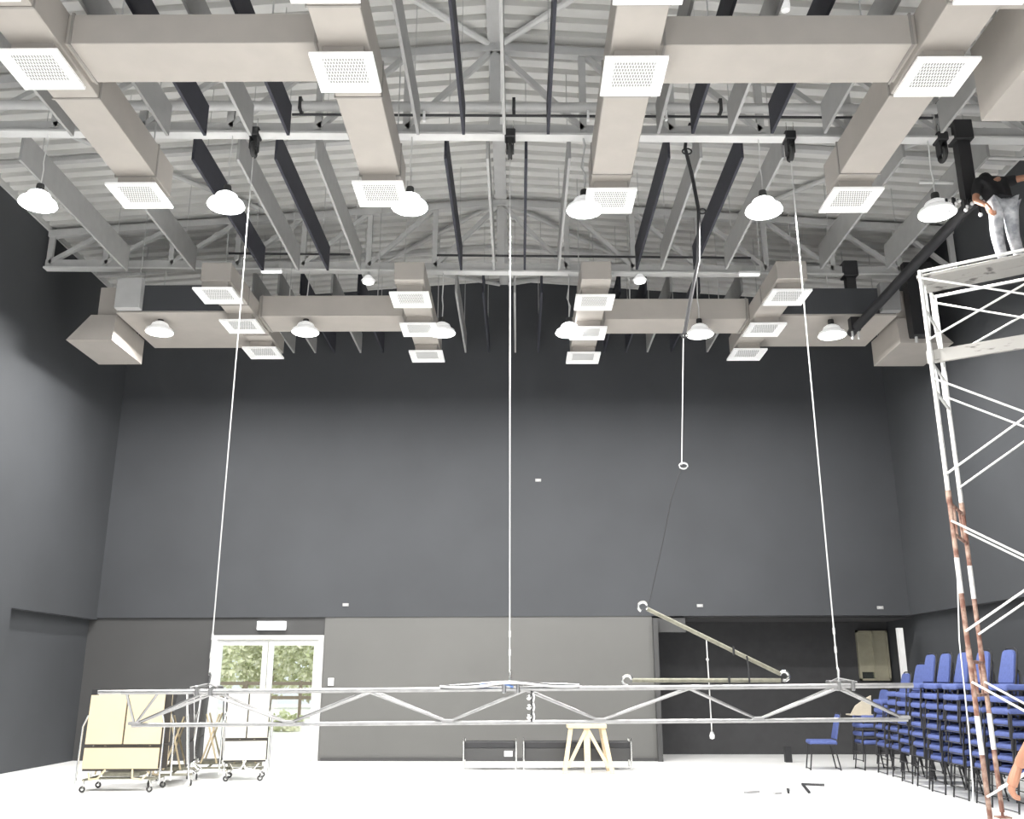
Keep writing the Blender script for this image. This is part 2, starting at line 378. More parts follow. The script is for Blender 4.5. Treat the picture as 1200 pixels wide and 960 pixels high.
fins(15.45, 18.65, [(-4.7,'g'),(-4.25,'g'),(-3.85,'b'),(-3.3,'g'),(-2.83,'b'),(-1.1,'g'),(-.62,'b'),(-.06,'g'),(.42,'b'),(1.32,'g'),(1.8,'b'),(2.26,'b'),(2.7,'g'),(3.2,'b'),(3.95,'g')], 'behind the far truss')

# ------------------------------------------------------------------ ducts and diffusers
def hang(t, pts, z0):
    for x, y in pts: MB().tube((x, y, z0), (x, y, roof_z(x)+.01), .008, 5).build('hanger_rod', M['steel'], t)
COLX = {'A': -4.64, 'B': -1.67, 'C': 1.14, 'D': 4.13}
colname = {'A': 'nearest the left wall', 'B': 'second from the left wall', 'C': 'third from the left wall', 'D': 'nearest the scaffold'}
for k, x in COLX.items():
    for (y0, y1, w, h, zb, sys, seams) in ((4.5, 10.72, .48, .42, 7.36, 'near', (7.2, 8.6, 10.2)), (13.32, 16.72, .46, .30, 7.36, 'far', (14.3, 15.7))):
        xo = x + (.06 if sys == 'far' and k in 'CD' else 0)
        t = thing('air_duct', 'beige rectangular air duct with square diffusers, %s, of the %s set' % (colname[k], sys), 'duct', (xo, (y0+y1)/2, zb), '%s lengthwise ducts' % sys)
        MB().box2((xo-w/2, y0, zb), (xo+w/2, y1, zb+h), .008).build('duct_body', M['duct'], t)
        for s in seams: MB().box2((xo-w/2-.012, s-.012, zb-.012), (xo+w/2+.012, s+.012, zb+h+.012)).build('seam_flange', M['duct_dark'], t)
        hang(t, [(xo-w/2+.03, y0+1.), (xo+w/2-.03, y1-.6)], zb+h-.01)
# the diffuser prototype, origin at its underside
dproto = thing('air_diffuser', 'white square air diffuser', 'diffuser', (0,0,0))
mb = MB(); o, i, zt = .305, .20, .0
for sx, sy in ((1,0), (-1,0), (0,1), (0,-1)):
    if sx: a = [(sx*o, -o, 0), (sx*o, o, 0), (sx*i, i, .03), (sx*i, -i, .03)]
    else: a = [(-o, sy*o, 0), (o, sy*o, 0), (i, sy*i, .03), (-i, sy*i, .03)]
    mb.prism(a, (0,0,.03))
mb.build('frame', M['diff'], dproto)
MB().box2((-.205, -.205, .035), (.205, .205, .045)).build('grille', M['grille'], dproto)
MB().box2((-.20, -.20, .055), (.20, .20, .20)).build('neck', M['duct'], dproto)
rowsY = {'A': (6.62, 7.90, 10.40, 13.55, 14.88, 16.23), 'B': (6.66, 7.97, 10.38, 13.74, 15.06, 16.44), 'C': (6.70, 8.05, 10.57, 13.87, 15.25, 16.55), 'D': (6.72, 8.08, 10.57, 13.68, 15.10, 16.38)}
rowname = ['cut off by the top edge', 'beside the near cross duct', 'at the near duct end by lamps', 'first of three far ones', 'middle of three far ones', 'last of three far ones']
first = True
for k, ys in rowsY.items():
    for j, y in enumerate(ys):
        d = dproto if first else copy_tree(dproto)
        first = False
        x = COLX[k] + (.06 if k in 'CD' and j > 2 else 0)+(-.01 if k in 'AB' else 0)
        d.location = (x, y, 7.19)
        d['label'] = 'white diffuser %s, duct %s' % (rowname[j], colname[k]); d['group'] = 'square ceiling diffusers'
# cross ducts
for x0, x1, y0, y1, z0, z1, lab in ((-4.40, -1.91, 7.80, 8.42, 7.42, 7.76, 'large beige cross duct joining the two near ducts on the door side'), (1.38, 3.89, 7.86, 8.48, 7.42, 7.76, 'large beige cross duct joining the two near ducts on the scaffold side'),
                          (-4.41, -1.90, 14.92, 15.66, 7.40, 7.78, 'beige cross duct joining the two far ducts on the door side'), (1.43, 3.96, 15.1, 15.8, 7.40, 7.78, 'beige cross duct joining the two far ducts on the scaffold side')):
    t = thing('cross_duct', lab, 'duct', ((x0+x1)/2, (y0+y1)/2, z0), 'cross ducts')
    MB().box2((x0, y0, z0), (x1, y1, z1), .008).build('duct_body', M['duct'], t)
    for s in (x0+.05, x1-.05): MB().box2((s-.012, y0-.012, z0-.012), (s+.012, y1+.012, z1+.012)).build('seam_flange', M['duct_dark'], t)
    hang(t, [(x0+.5, y0+.05), (x1-.5, y0+.05)], z1-.01)
tag(MB().box2((-6.72, 14.56, 7.42), (-6.30, 14.70, 7.96), .006).build('wall_panel_box', M['steel']), 'pale upright box in front of the dark plenum front on the door side', 'box')
tag(MB().box2((6.1, 14.76, 7.42), (6.42, 14.9, 7.93), .006).build('wall_panel_box', M['steel_dark']), 'grey upright box beside the drop column in the far corner', 'box')
# side plenums with black intake grilles and tapered hoods by the walls
def plenum(x0, x1, y0, y1, lab):
    t = thing('plenum_box', lab, 'duct', ((x0+x1)/2, (y0+y1)/2, 7.4), 'side plenum boxes')
    MB().box2((x0, y0, 7.40), (x1, y1, 7.90), .006).build('box_body', M['duct'], t)
    MB().box2((x0+.03, y0-.02, 7.43), (x1-.03, y0+.001, 7.89)).build('intake_grille', M['wall'], t)
    hang(t, [(x0+.3, y0+.1), (x1-.3, y1-.1)], 7.89)
plenum(-6.76, -4.90, 14.74, 16.5, 'flat beige plenum with dark front beside the left wall hood')
plenum(4.45, 6.42, 14.95, 16.5, 'flat beige plenum with dark front beside the right wall hood')
def hood(xa, xb, sgn, y0, y1, lab, zb=6.98, zh=.47):
    # xa = inner side, xb = outer (wall) side
    t = thing('intake_hood', lab, 'hood', ((xa+xb)/2, (y0+y1)/2, zb), 'tapered duct hoods')
    ins = (xb-xa)*.45
    MB().hexa([(xa, y0, zb), (xb, y0, zb), (xb, y1, zb), (xa, y1, zb)], [(xa, y0+.05, zb+zh), (xb-ins, y0+.05, zb+zh), (xb-ins, y1, zb+zh), (xa, y1, zb+zh)]).build('hood_body', M['duct'], t)
    if zh < .6:
        MB().box2((xa+(xb-xa)*.03, y0+.12, zb+.46), (xa+(xb-xa)*.45, y1-.3, zb+1.0)).build('riser_box', M['duct'], t)
    hang(t, [(xa+(xb-xa)*.1, y1-.1)], zb+zh-.01)
hood(-6.84, -7.62, -1, 14.9, 16.2, 'beige tapered intake hood in the far corner by the left wall')
hood(6.50, 7.40, 1, 15.15, 16.4, 'beige tapered intake hood in the far corner by the right wall')
hood(4.74, 7.45, 1, 6.3, 8.5, 'huge beige intake hood nearest the top corner above the scaffold', 6.98, .85)
t = thing('branch_duct', 'short beige branch duct between the near duct and the huge hood', 'duct', (4.5, 7.2, 7.45))
MB().box2((4.38, 6.0, 7.45), (4.73, 7.4, 7.85)).build('duct_body', M['duct'], t)

# ------------------------------------------------------------------ lamps
lp = thing('pendant_lamp', 'white bell pendant lamp', 'lamp', (0,0,0))   # origin at the rim
MB().lathe([(.225, 0), (.235, .012), (.215, .055), (.165, .085), (.150, .090)], n=28).build('reflector', M['shade'], lp)
MB().lathe([(.152, .088), (.155, .10), (.13, .155), (.075, .19), (.05, .195), (0, .195)], n=28).build('dome', M['shade'], lp)
MB().lathe([(.151, .085), (.157, .085), (.157, .094), (.151, .094)], n=28).build('trim_ring', M['steel'], lp)
lens0 = MB().lathe([(0, -.012), (.15, -.006), (.218, .008)], n=28).build('lens', M['lens'], lp)
MB().lathe([(0, .29), (.045, .29), (.05, .27), (.05, .20), (.06, .193), (0, .193)], n=14).build('socket', M['rubber'], lp)
cord_mesh = {}
near = [(-6.12, 7.30), (-3.715, 7.27), (-1.376, 7.24), (.844, 7.19), (3.111, 7.17), (5.291, 7.13)]
far = [(-6.122, 7.17), (-3.627, 7.16), (-1.297, 7.14), (.868, 7.13), (3.084, 7.10), (5.324, 7.08)]
front = [(-6.12, 7.25), (-3.7, 7.25), (-1.35, 7.25), (.86, 7.25), (3.1, 7.25), (5.3, 7.25)]
pos = ['nearest the left wall', 'second from the left wall', 'third from the left wall', 'third from the scaffold side', 'second from the scaffold side', 'nearest the scaffold side']
def area(x, y, z, W, spot=None):
    l = bpy.data.lights.new('lamp_light', 'AREA'); l.shape = 'DISK'; l.size = .40; l.energy = W; l.color = (1., .985, .96)
    o = bpy.data.objects.new('lamp_light', l); COL.objects.link(o); o.location = (x, y, z-.02)
first = True
PW = {'near': [330, 200, 200, 140, 200, 140], 'far': [300, 150, 150, 150, 150, 150]}
for Y, row, nm in ((10.8, near, 'near'), (15.07, far, 'far')):
    for i, (x, z) in enumerate(row):
        l = lp if first else copy_tree(lp)
        first = False
        l.location = (x, Y, z)
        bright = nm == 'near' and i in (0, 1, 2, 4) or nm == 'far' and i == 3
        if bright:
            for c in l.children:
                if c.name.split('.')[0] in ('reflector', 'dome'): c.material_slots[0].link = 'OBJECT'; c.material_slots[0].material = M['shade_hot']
        else:
            for c in l.children:
                if c.name.split('.')[0] in ('reflector', 'dome'): c.material_slots[0].link = 'OBJECT'; c.material_slots[0].material = M['shade']
        l['label'] = 'lit bell lamp under the %s truss, %s' % (nm, pos[i]); l['group'] = 'bell lamps under the %s truss' % nm
        zt = 8.25-.0125*(x-XC)
        wob = .03 if i == 3 else .008
        MB().path([(x, Y, z+.28), (x+wob, Y, z+.5), (x-wob, Y, (z+zt)/2+.1), (x+wob, Y, zt-.1), (x, Y, zt+.01)], .010 if not bright else .008, 6).build('cord', M['steel_light'] if i != 3 else M['steel'], l)
        area(x, Y, z, PW[nm][i])
for x in (-6.1, -3.7, -1.35, .86, 3.1, 5.3):  # unseen lamp rows added to light the front of the hall
    for Y in (6.0, 1.5):
        area(x, Y, 7.25, 120)
# small fittings on the far truss and roof
for x, y, z, lab in ((-2.59, 15.05, 8.24, 'tiny white round fitting under the far truss on the door side'), (2.10, 15.05, 8.24, 'tiny white round fitting under the far truss near the hoist line')):
    t = thing('ceiling_fitting', lab, 'sensor', (x, y, z-.2))  # small fittings with a soft glow put into lens and housing
    MB().lathe([(0, .02), (.10, .03), (.12, .07), (.08, .12), (.05, .16), (0, .16)], (x, y, z-.2), 18).build('housing', M['shade'], t)
    MB().lathe([(0, .013), (.09, .024)], (x, y, z-.2), 18).build('lens', M['lens_dim'], t)
    MB().tube((x, y, z-.05), (x, y, z+.05), .02).build('stem', M['steel'], t)
t = thing('ceiling_fitting', 'tiny white round fitting under the roof deck at the top edge', 'sensor', (3.22, 9.6, 9.2))
MB().lathe([(0, 0), (.05, .01), (.055, .05), (.05, .3), (0, .3)], (3.22, 9.6, roof_z(3.22)-.28), 16).build('housing', M['shade'], t)
for x, y, z, lab in ((3.97, 14.95, 8.16, 'short white batten light under the far truss near the scaffold'), (5.25, 12.0, 9.18, 'short white batten light on the roof deck beside the end diffuser'), (-4.25, 14.95, 8.24, 'short white batten light under the far truss over the folded tables')):
    t = thing('batten_light', lab, 'light', (x, y, z))
    MB().box2((x-.19, y-.05, z), (x+.19, y+.05, z+.05), .01).build('body', M['white'], t)
    MB().box2((x-.17, y-.035, z-.02), (x+.17, y+.035, z+.001)).build('tube_cover', M['sign'], t)
    for s in (-.12, .12): MB().tube((x+s, y, z+.04), (x+s, y, z+.16 if z < 9 else roof_z(x)+.02), .008, 5).build('bracket', M['steel'], t)

# ------------------------------------------------------------------ hoists, wires and the lowered bar truss
def hoist(x, y, ztop, lab):
    t = thing('hoist_pulley', lab, 'pulley', (x, y, ztop-.3), 'black hoist blocks on the near truss')
    MB().box2((x-.07, y-.09, ztop-.02), (x+.07, y+.09, ztop+.10), .01).build('beam_clamp', M['black'], t)
    for e in (-.05, .03): MB().box2((x+e, y-.06, ztop-.20), (x+e+.02, y+.06, ztop)).build('side_plate', M['black'], t)
    mb = MB(); mb.path([(x+.0, y+.085*math.cos(a), ztop-.19+.085*math.sin(a)) for a in [2*PI*k/16 for k in range(16)]], .03, 8, closed=True); mb.build('sheave', M['rubber'], t)
    for e in (-.045, .045): MB().tube((x+e, y-.07, ztop+.05), (x+e, y-.07, ztop+.22), .008, 6).build('bolt', M['chrome'], t)
BY = 10.8
hz = lambda x: 8.235-.0125*(x-XC)
WX = (-3.42, -.10, 3.51)
for x, w in zip((WX[0], WX[1], WX[2], 5.46), ('above the folded tables wire', 'at the middle wire', 'above the wire beside the chairs', 'beside the lamp nearest the scaffold')): hoist(x, BY, hz(x), 'black hoist pulley block clamped to the near truss ' + w)
ztop = lambda x: 1.385+.0086*(x-XC)
zbot = lambda x: 1.005+.0075*(x+4.2)
for x, w in zip(WX, ('nearest the glass door', 'in the middle of the hall', 'nearest the stacked chairs')):
    t = thing('hoist_wire', 'thin pale steel hoist wire holding the lowered bar, ' + w, 'wire', (x, BY, 1.4), 'hoist wires')
    MB().tube((x, BY+.0, ztop(x)+.17), (x, BY, hz(x)-.27), .008, 6).build('wire', M['wire'], t)
    MB().path([(x, BY, ztop(x)+.20), (x+.012, BY, ztop(x)+.17), (x, BY, ztop(x)+.05)], .014, 6).build('shackle', M['chrome'], t)
    for s in (.35, .55): MB().tube((x, BY, ztop(x)+s), (x, BY, ztop(x)+s+.07), .014, 6).build('turnbuckle', M['steel'], t)
T = thing('lighting_truss', 'long triangular alloy stage truss hanging low across the hall', 'truss', (0, BY, 1.0))
xa, xb = -4.30, 4.25
for yo, x0, r in ((-.17, xa, .027), (.17, -4.72, .024)):
    MB().tube((x0, BY+yo, ztop(x0)), (xb, BY+yo, ztop(xb)), r, 12).build('top_chord', M['truss'], T)
MB().tube((-4.22, BY, zbot(-4.22)), (4.22, BY, zbot(4.22)), .024, 12).build('bottom_chord', M['truss'], T)
MB().box2((-4.76, BY+.14, ztop(-4.7)-.03), (-4.70, BY+.20, ztop(-4.7)+.03)).build('end_cap', M['black'], T)
lo = [-4.19, -2.51, -.77, .88, 2.60, 4.18]; hi = [-3.40, -1.64, .07, 1.85, 3.48]
for k, x in enumerate(lo):
    for h in ([hi[k-1]] if k else [])+([hi[k]] if k < len(hi) else []):
        for yo in (-.17, .17):
            MB().tube((x, BY, zbot(x)+.01), (h+(.03 if yo > 0 else 0), BY+yo, ztop(h)-.01), .015, 8).build('lacing_bar', M['truss'], T)
for yo, h in ((-.17, -4.25), (.17, -4.02)): MB().tube((lo[0], BY, zbot(lo[0])), (h, BY+yo, ztop(h)), .016, 8).build('end_bar', M['truss'], T)
for h in hi+[-4.2, 4.15]: MB().tube((h, BY-.17, ztop(h)), (h, BY+.17, ztop(h)), .014, 8).build('cross_bar', M['truss'], T)
for x in lo: MB().box2((x-.07, BY-.028, zbot(x)+.0), (x+.07, BY+.028, zbot(x)+.04), .01).build('gusset', M['steel_dark'], T)
for x in WX:
    for dx in (-.06, .09):
        MB().box2((x+dx-.02, BY-.215, ztop(x)-.05), (x+dx+.02, BY+.21, ztop(x)+.06), .01).build('pipe_clamp', M['truss'], T)
    MB().path([(x-.15, BY-.15, ztop(x)+.04), (x, BY, ztop(x)+.08), (x+.15, BY-.15, ztop(x)+.04)], .010, 6).build('bridle', M['steel_dark'], T)
# cables on the truss
cc = thing('cable_bundle', 'loose silver and blue cable bundle tied at the middle wire', 'cable', (-.1, BY, 1.42))
for k, m in enumerate(('truss', 'blueC', 'rubber', 'steel')):
    pts = []
    for j in range(17):
        u = j/16; x = -.85+1.5*u if k != 1 else -.42+.36*u
        pts.append((x, BY-.20-.012*k, ztop(x)+.03+.055*math.sin(PI*u)**4*(1-.2*k)+.012*math.sin(9*u+k)))
    MB().path(pts, .013, 6).build('cable', M[m], cc)
sk = thing('shackle_chain', 'three round shiny shackles hanging in a short row under the truss', 'shackle', (.13, BY-.18, 1.03))
for j in range(3):
    z = 1.30-.10*j
    MB().ball((.11, BY-.18, z), .03, (1, .6, 1)).build('link_ball', M['chrome'], sk)
    MB().path([(.155, BY-.18, z+.045), (.165, BY-.18, z), (.155, BY-.18, z-.045)], .010, 6).build('link_bar', M['white'], sk)
MB().tube((.135, BY-.18, 1.0+.05), (.135, BY-.18, 1.40), .007, 6).build('cord', M['black'], sk)

# raised boom poles with hooked ends and their rope
PY = 11.0
def hook(t, p, d, r, flip=1):
    a0 = math.atan2(d[1], d[0]); pts = []
    for k in range(12):
        a = a0+PI+flip*(k/11*1.6*PI-.3); pts.append((p[0]+d[0]*r+r*math.cos(a), PY, p[1]+d[1]*r+r*math.sin(a)))
    MB().path(pts, .017, 8).build('hook_clamp', M['chrome'], t)
for (p, q, lab, ends) in (((1.47, 2.26), (2.93, 1.545), 'slanting pale pole hoisted at one end with an open hook clamp', (1, 1)), ((1.27, 1.475), (2.93, 1.475), 'level pale pole lying along the top of the hanging truss', (1, 0))):
    t = thing('boom_pole', lab, 'pole', ((p[0]+q[0])/2, PY, min(p[1], q[1])))
    MB().tube((p[0], PY, p[1]), (q[0], PY, q[1]), .024, 10).build('tube', M['olive'], t)
    n = V((q[0]-p[0], q[1]-p[1])).normalized()
    if ends[0]: hook(t, p, (-n.x, -n.y), .055)
    if ends[1]: hook(t, q, (n.x, n.y), .05, -1)
    m_ = (p[0]*.35+q[0]*.65, p[1]*.35+q[1]*.65)
    MB().path([(m_[0], PY-.03, m_[1]-.05), (m_[0], PY-.03, m_[1]+.05)], .012, 6).build('clamp_band', M['black'], t)
t = thing('weighted_cord', 'thin cord with a small pale weight dangling below the truss', 'cord', (2.12, PY, .85))
MB().tube((2.13, PY, .92), (2.125, PY, 1.93), .007, 6).build('cord', M['steel_light'], t)
MB().lathe([(0, 0), (.025, .01), (.03, .04), (.015, .08), (0, .08)], (2.13, PY, .85), 12).build('weight', M['white'], t)
MB().ball((2.125, PY, 1.70), .018).build('knot', M['steel'], t)
tag(MB().path([(2.57, PY-.04, 1.44), (2.575, PY-.04, 1.60), (2.56, PY-.04, 1.74)], .010, 6).build('tie_strap', M['black']), 'short black strap tying the slanting pole to the truss', 'strap')
R = thing('hoist_rope', 'dark rope with rings running from the roof down to the slanting pole', 'rope', (2., PY, 2.3))
zr = lambda x: 8.25
MB().path([(2.24, PY, 8.45), (2.20, PY, 8.2), (2.27, PY, 7.8), (2.33, PY, 7.3), (2.29, PY, 6.6), (2.17, PY, 6.1), (2.06, PY, 5.60)], .024, 7).build('thick_rope', M['black'], R)
MB().tube((2.05, PY, 5.62), (1.945, PY, 3.94), .006, 6).build('thin_line', M['steel_light'], R)
MB().path([(1.95, PY, 3.94), (1.80, PY, 3.53), (1.70, PY, 3.1), (1.50, PY, 2.35), (1.46, PY, 2.30)], .006, 5).build('tail_line', M['black'], R)
for (x, z, r) in ((2.37, 7.28, .05), (1.965, 3.93, .05), (2.06, 5.58, .04), (2.22, 8.15, .06)):
    MB().path([(x+r*math.cos(a), PY-.01, z+r*.7*math.sin(a)) for a in [2*PI*k/14 for k in range(14)]], .011, 6, closed=True).build('ring', M['black'] if z > 5 else M['chrome'], R)
MB().tube((2.24, PY-.2, 8.44), (2.24, PY+.05, 8.44), .02).build('anchor_pin', M['black'], R)

# black bar with drop hangers near the right wall
t = thing('lighting_bar', 'black pipe bar running lengthwise beside the right wall on drop hangers', 'bar', (5.75, 13, 7.2))
MB().tube((5.72, 10.7, 7.26), (5.74, 15.3, 7.22), .075, 12).build('bar_pipe', M['black'], t)
for y, zb in ((10.8, 7.22), (15.07, 7.16)):
    MB().box2((5.64, y-.07, zb), (5.80, y+.07, 8.36)).build('drop_hanger', M['black'], t)
    MB().box2((5.60, y-.12, 8.14), (5.84, y+.12, 8.42), .01).build('top_clamp', M['black'], t)
for s in (-.05, .05): MB().tube((5.72+s, 15.07, 7.02), (5.72+s, 15.07, 7.18), .02).build('bolt', M['steel'], t)
t = thing('drop_column', 'wide black drop column hanging from the far truss beside the scaffold top', 'hanger', (6.85, 15.07, 7.05))
MB().box2((6.66, 14.95, 7.06), (7.02, 15.19, 8.30), .01).build('column', M['black'], t)
MB().box2((6.60, 14.9, 8.2), (7.08, 15.24, 8.36)).build('top_clamp', M['black'], t)
for s in (-.1, .1): MB().tube((6.84+s, 15.07, 6.96), (6.84+s, 15.07, 7.08), .025).build('bolt', M['steel'], t)
t = thing('clamp_cluster', 'dark cluster of hanging clamps with white glint bolts beside the worker', 'clamp', (5.62, 10.7, 7.0), None)
random.seed(3)
for k in range(10):
    x = 5.36+.052*k+random.uniform(-.02, .02); z = 7.09+random.uniform(-.14, .10)+.012*k; y = 10.66+random.uniform(-.05, .05)
    h = MB().box2((x-.012, y-.012, z), (x+.012, y+.012, 7.26)).build('hook_strap', M['black'], t)
    MB().ball((x, y-.02, z), .026, u=8, v=6).build('bolt_head', M['white'], h)  # white colour stands in for the shine of the bolts
# thin light pipes high on the right wall
for (p, q, lab) in (((6.1, 11.6, 8.42), (7.6, 11.6, 8.36), 'thin pale pipe crossing behind the worker to the right wall'), ((5.35, 11.3, 7.86), (5.8, 11.3, 7.85), 'short thin pale pipe behind the lamp nearest the scaffold')):
    tag(MB().tube(p, q, .025).build('wall_pipe', M['steel_light']), lab, 'pipe')

# ------------------------------------------------------------------ scaffold tower
P1 = V((4.885, 10.6, 0)); E_ = V((.54, .842, 0)).normalized()*.94; L_ = V((.842, -.54, 0)).normalized()*1.85
Sc = thing('scaffold_tower', 'tall scaffold tower with white upper frames and rusty lower frames', 'scaffold', tuple(P1))
lev = [(.06, 1.74), (1.74, 3.48), (3.48, 5.16), (5.16, 6.27)]
for li, (z0, z1) in enumerate(lev):
    for end in (0, 1):
        a = P1+L_*end; b = a+E_
        mt = M['rust'] if li < 2 else M['scaf_w']
        up = V((0,0,1)); mt = M['rust'] if li < 2 else M['scaf_w']
        for p in (a, b):
            fr = MB().tube(p+up*z0, p+up*(z1-.005), .026, 10).build('upright', mt, Sc)
            if li < 3: MB().tube(p+up*(z1-.07), p+up*(z1+.07), .031, 10).build('joint_sleeve', mt, fr)
            if li < 2: MB().tube(p+up*(z0+.66), p+up*(z0+1.05), .0275, 10).build('bare_patch', M['scaf_w'], fr)
        hs = [z1-.07, z1-.42] if li < 3 else [z1-.05, z1-.5]
        segs = [(a+up*h, b+up*h, .019) for h in hs]+[(a+E_*u+up*hs[1], a+E_*u+up*hs[0], .014) for u in (.3, .7)]
        if li == 3: segs += [(a+up*(z0+.1), a+E_*.3+up*hs[1], .016), (b+up*(z0+.1), b-E_*.3+up*hs[1], .016)]
        for p, q, r in segs: MB().tube(p, q, r, 8).build('frame_rung', mt, Sc)
    for side in (0, 1):
        o = E_*side; up = V((0,0,1)); n = E_.normalized()*(.035 if side else -.035)
        zlo, zhi = (z0+.25, z1-.28) if li < 3 else (z0+.2, z1-.12)
        if side == 1: n = n*-1
        for (za, zb, k) in ((zlo, zhi, 0), (zhi, zlo, 1)):
            MB().tube(P1+o+n*(1+.6*k)+up*za, P1+o+L_+n*(1+.6*k)+up*zb, .013, 8).build('cross_brace', M['scaf_w'], Sc)
    if li == 3:
        for side in (0, 1):
            o = E_*side
            MB().tube(P1+o+up*(z1-.02), P1+o+L_+up*(z1-.02), .02, 8).build('top_rail', M['scaf_w'], Sc)
for end in (0, 1):
    for s in (0, 1):
        p = P1+L_*end+E_*s
        MB().box((p.x, p.y, .008), (.14, .14, .016)).tube(p, p+V((0,0,.12)), .017, 8).build('base_plate', M['rust'], Sc)
ang = math.atan2(L_.y, L_.x); Rz = Matrix.Rotation(ang, 3, 'Z')
for zz, us, nm in ((6.18, (.17, .47), 'top'), (5.19, (.2,), 'lower')):
    for j, u in enumerate(us):
        c = P1+L_*.5+E_*u+V((0,0,zz+.02 if nm == 'top' else zz))
        pl = MB().box((0,0,0), (1.95, .27, .045), None, .006); bmesh.ops.transform(pl.bm, matrix=Matrix.Translation(c) @ Rz.to_4x4(), verts=pl.bm.verts)
        if nm == 'lower':
            w = MB().box((0,0,0), (1.95, .02, .16), None, .004); bmesh.ops.transform(w.bm, matrix=Matrix.Translation(P1+L_*.5+E_*(.04 if j == 0 else .8)+V((0,0,zz-.02))) @ Rz.to_4x4(), verts=w.bm.verts)
            w.build('side_board', M['plank'], Sc)
        pl.build('platform_plank', M['plank'], Sc)
rp = MB().path([P1+V((-.03,-.03,2.6)), P1+V((-.10,-.03,1.9)), P1+V((-.12,-.03,1.)), P1+V((-.16,-.05,.4)), P1+V((-.24,-.1,.012))], .007, 6).build('hanging_rope', M['steel_light'])
tag(rp, 'thin pale rope hanging down beside the rusty scaffold post', 'rope')

# ------------------------------------------------------------------ chairs
def chair():
    t = thing('banquet_chair', 'blue chair', 'chair', (0,0,0))
    MB().box((0,0,.445), (.46,.44,.075), None, .028, 3).build('seat', M['blue'], t, True)
    lean = .22
    bk = MB(); n = 8
    prof = [(-.20, .0), (-.205, .06), (-.165, .34), (-.145, .38), (-.10, .40), (.10, .40), (.145, .38), (.165, .34), (.205, .06), (.20, .0)]
    bk.prism([(.205+lean*h, yy, .50+h) for yy, h in prof], (.026, 0, -.006))
    bk.build('backrest', M['blue'], t)
    for sy in (-1, 1):
        MB().tube((-.19, sy*.20, .43), (-.25, sy*.215, 0), .0115, 8).build('leg', M['black'], t)
        MB().tube((.17, sy*.20, .43), (.25, sy*.215, 0), .0115, 8).build('leg', M['black'], t)
    mb = MB()
    for sy in (-1, 1): mb.tube((-.20, sy*.205, .415), (.20, sy*.205, .415), .011, 6)
    mb.tube((-.20, -.205, .415), (-.20, .205, .415), .011, 6); mb.tube((.20, -.205, .415), (.20, .205, .415), .011, 6)
    mb.build('seat_frame', M['black'], t)
    MB().path([(.19, -.20, .41), (.235, -.215, .50), (.318, -.178, .86), (.325, -.15, .905), (.327, -.10, .92), (.327, .10, .92), (.325, .15, .905), (.318, .178, .86), (.235, .215, .50), (.19, .20, .41)], .010, 6).build('back_frame', M['black'], t)
    for e in (-1, 1): MB().tube((e*.247, -.213, .02), (e*.247, .213, .02), .007, 6).build('foot_bar', M['black'], t)
    return t
ch = chair()
ch.location = (5.2, 17.2, 0); ch.rotation_euler = (0,0,-.12)
ch['label'] = 'single blue padded chair standing alone on the floor before the alcove'
stacks = [(6.06, 17.20, 4), (6.17, 16.42, 6), (6.16, 15.75, 7), (6.04, 15.05, 8), (5.98, 14.38, 8), (5.93, 13.72, 8), (5.93, 13.08, 8), (5.94, 12.46, 8), (5.97, 11.86, 8)]
sname = ['the short stack under a beige board', 'the first full stack past the short one', 'the second full stack past the short one', 'the third full stack past the short one', 'the fourth full stack past the short one',
         'the fifth full stack past the short one', 'the stack behind the rusty scaffold post', 'the stack behind both scaffold posts', 'the stack nearest the scaffold foot']
for si, (x, y, n) in enumerate(stacks):
    r0 = random.uniform(-.05, .05)
    for k in range(n):
        c = copy_tree(ch)
        c.location = (x+random.uniform(-.012, .012), y+random.uniform(-.012, .012), .135*k); c.rotation_euler = (0,0,r0+random.uniform(-.02, .02))
        c['label'] = 'blue chair %s in %s' % ('%s from the floor' % ORD[k] if k < n-1 else 'topmost', sname[si]); c['group'] = 'stacked blue chairs'
bd = thing('folded_board', 'beige curved board lying on the shortest chair stack', 'board', (5.95, 17.1, .89))
MB().prism([(5.70, 17.05, .89), (6.05, 17.05, .89), (6.08, 17.05, 1.21), (5.98, 17.05, 1.16), (5.80, 17.05, 1.04)], (0, .05, 0)).build('board', M['card'], bd)
MB().prism([(5.68, 17.0, .885), (6.06, 17.0, .885), (6.06, 17.25, .885), (5.68, 17.25, .885)], (0, 0, .02)).build('flap', M['card'], bd)

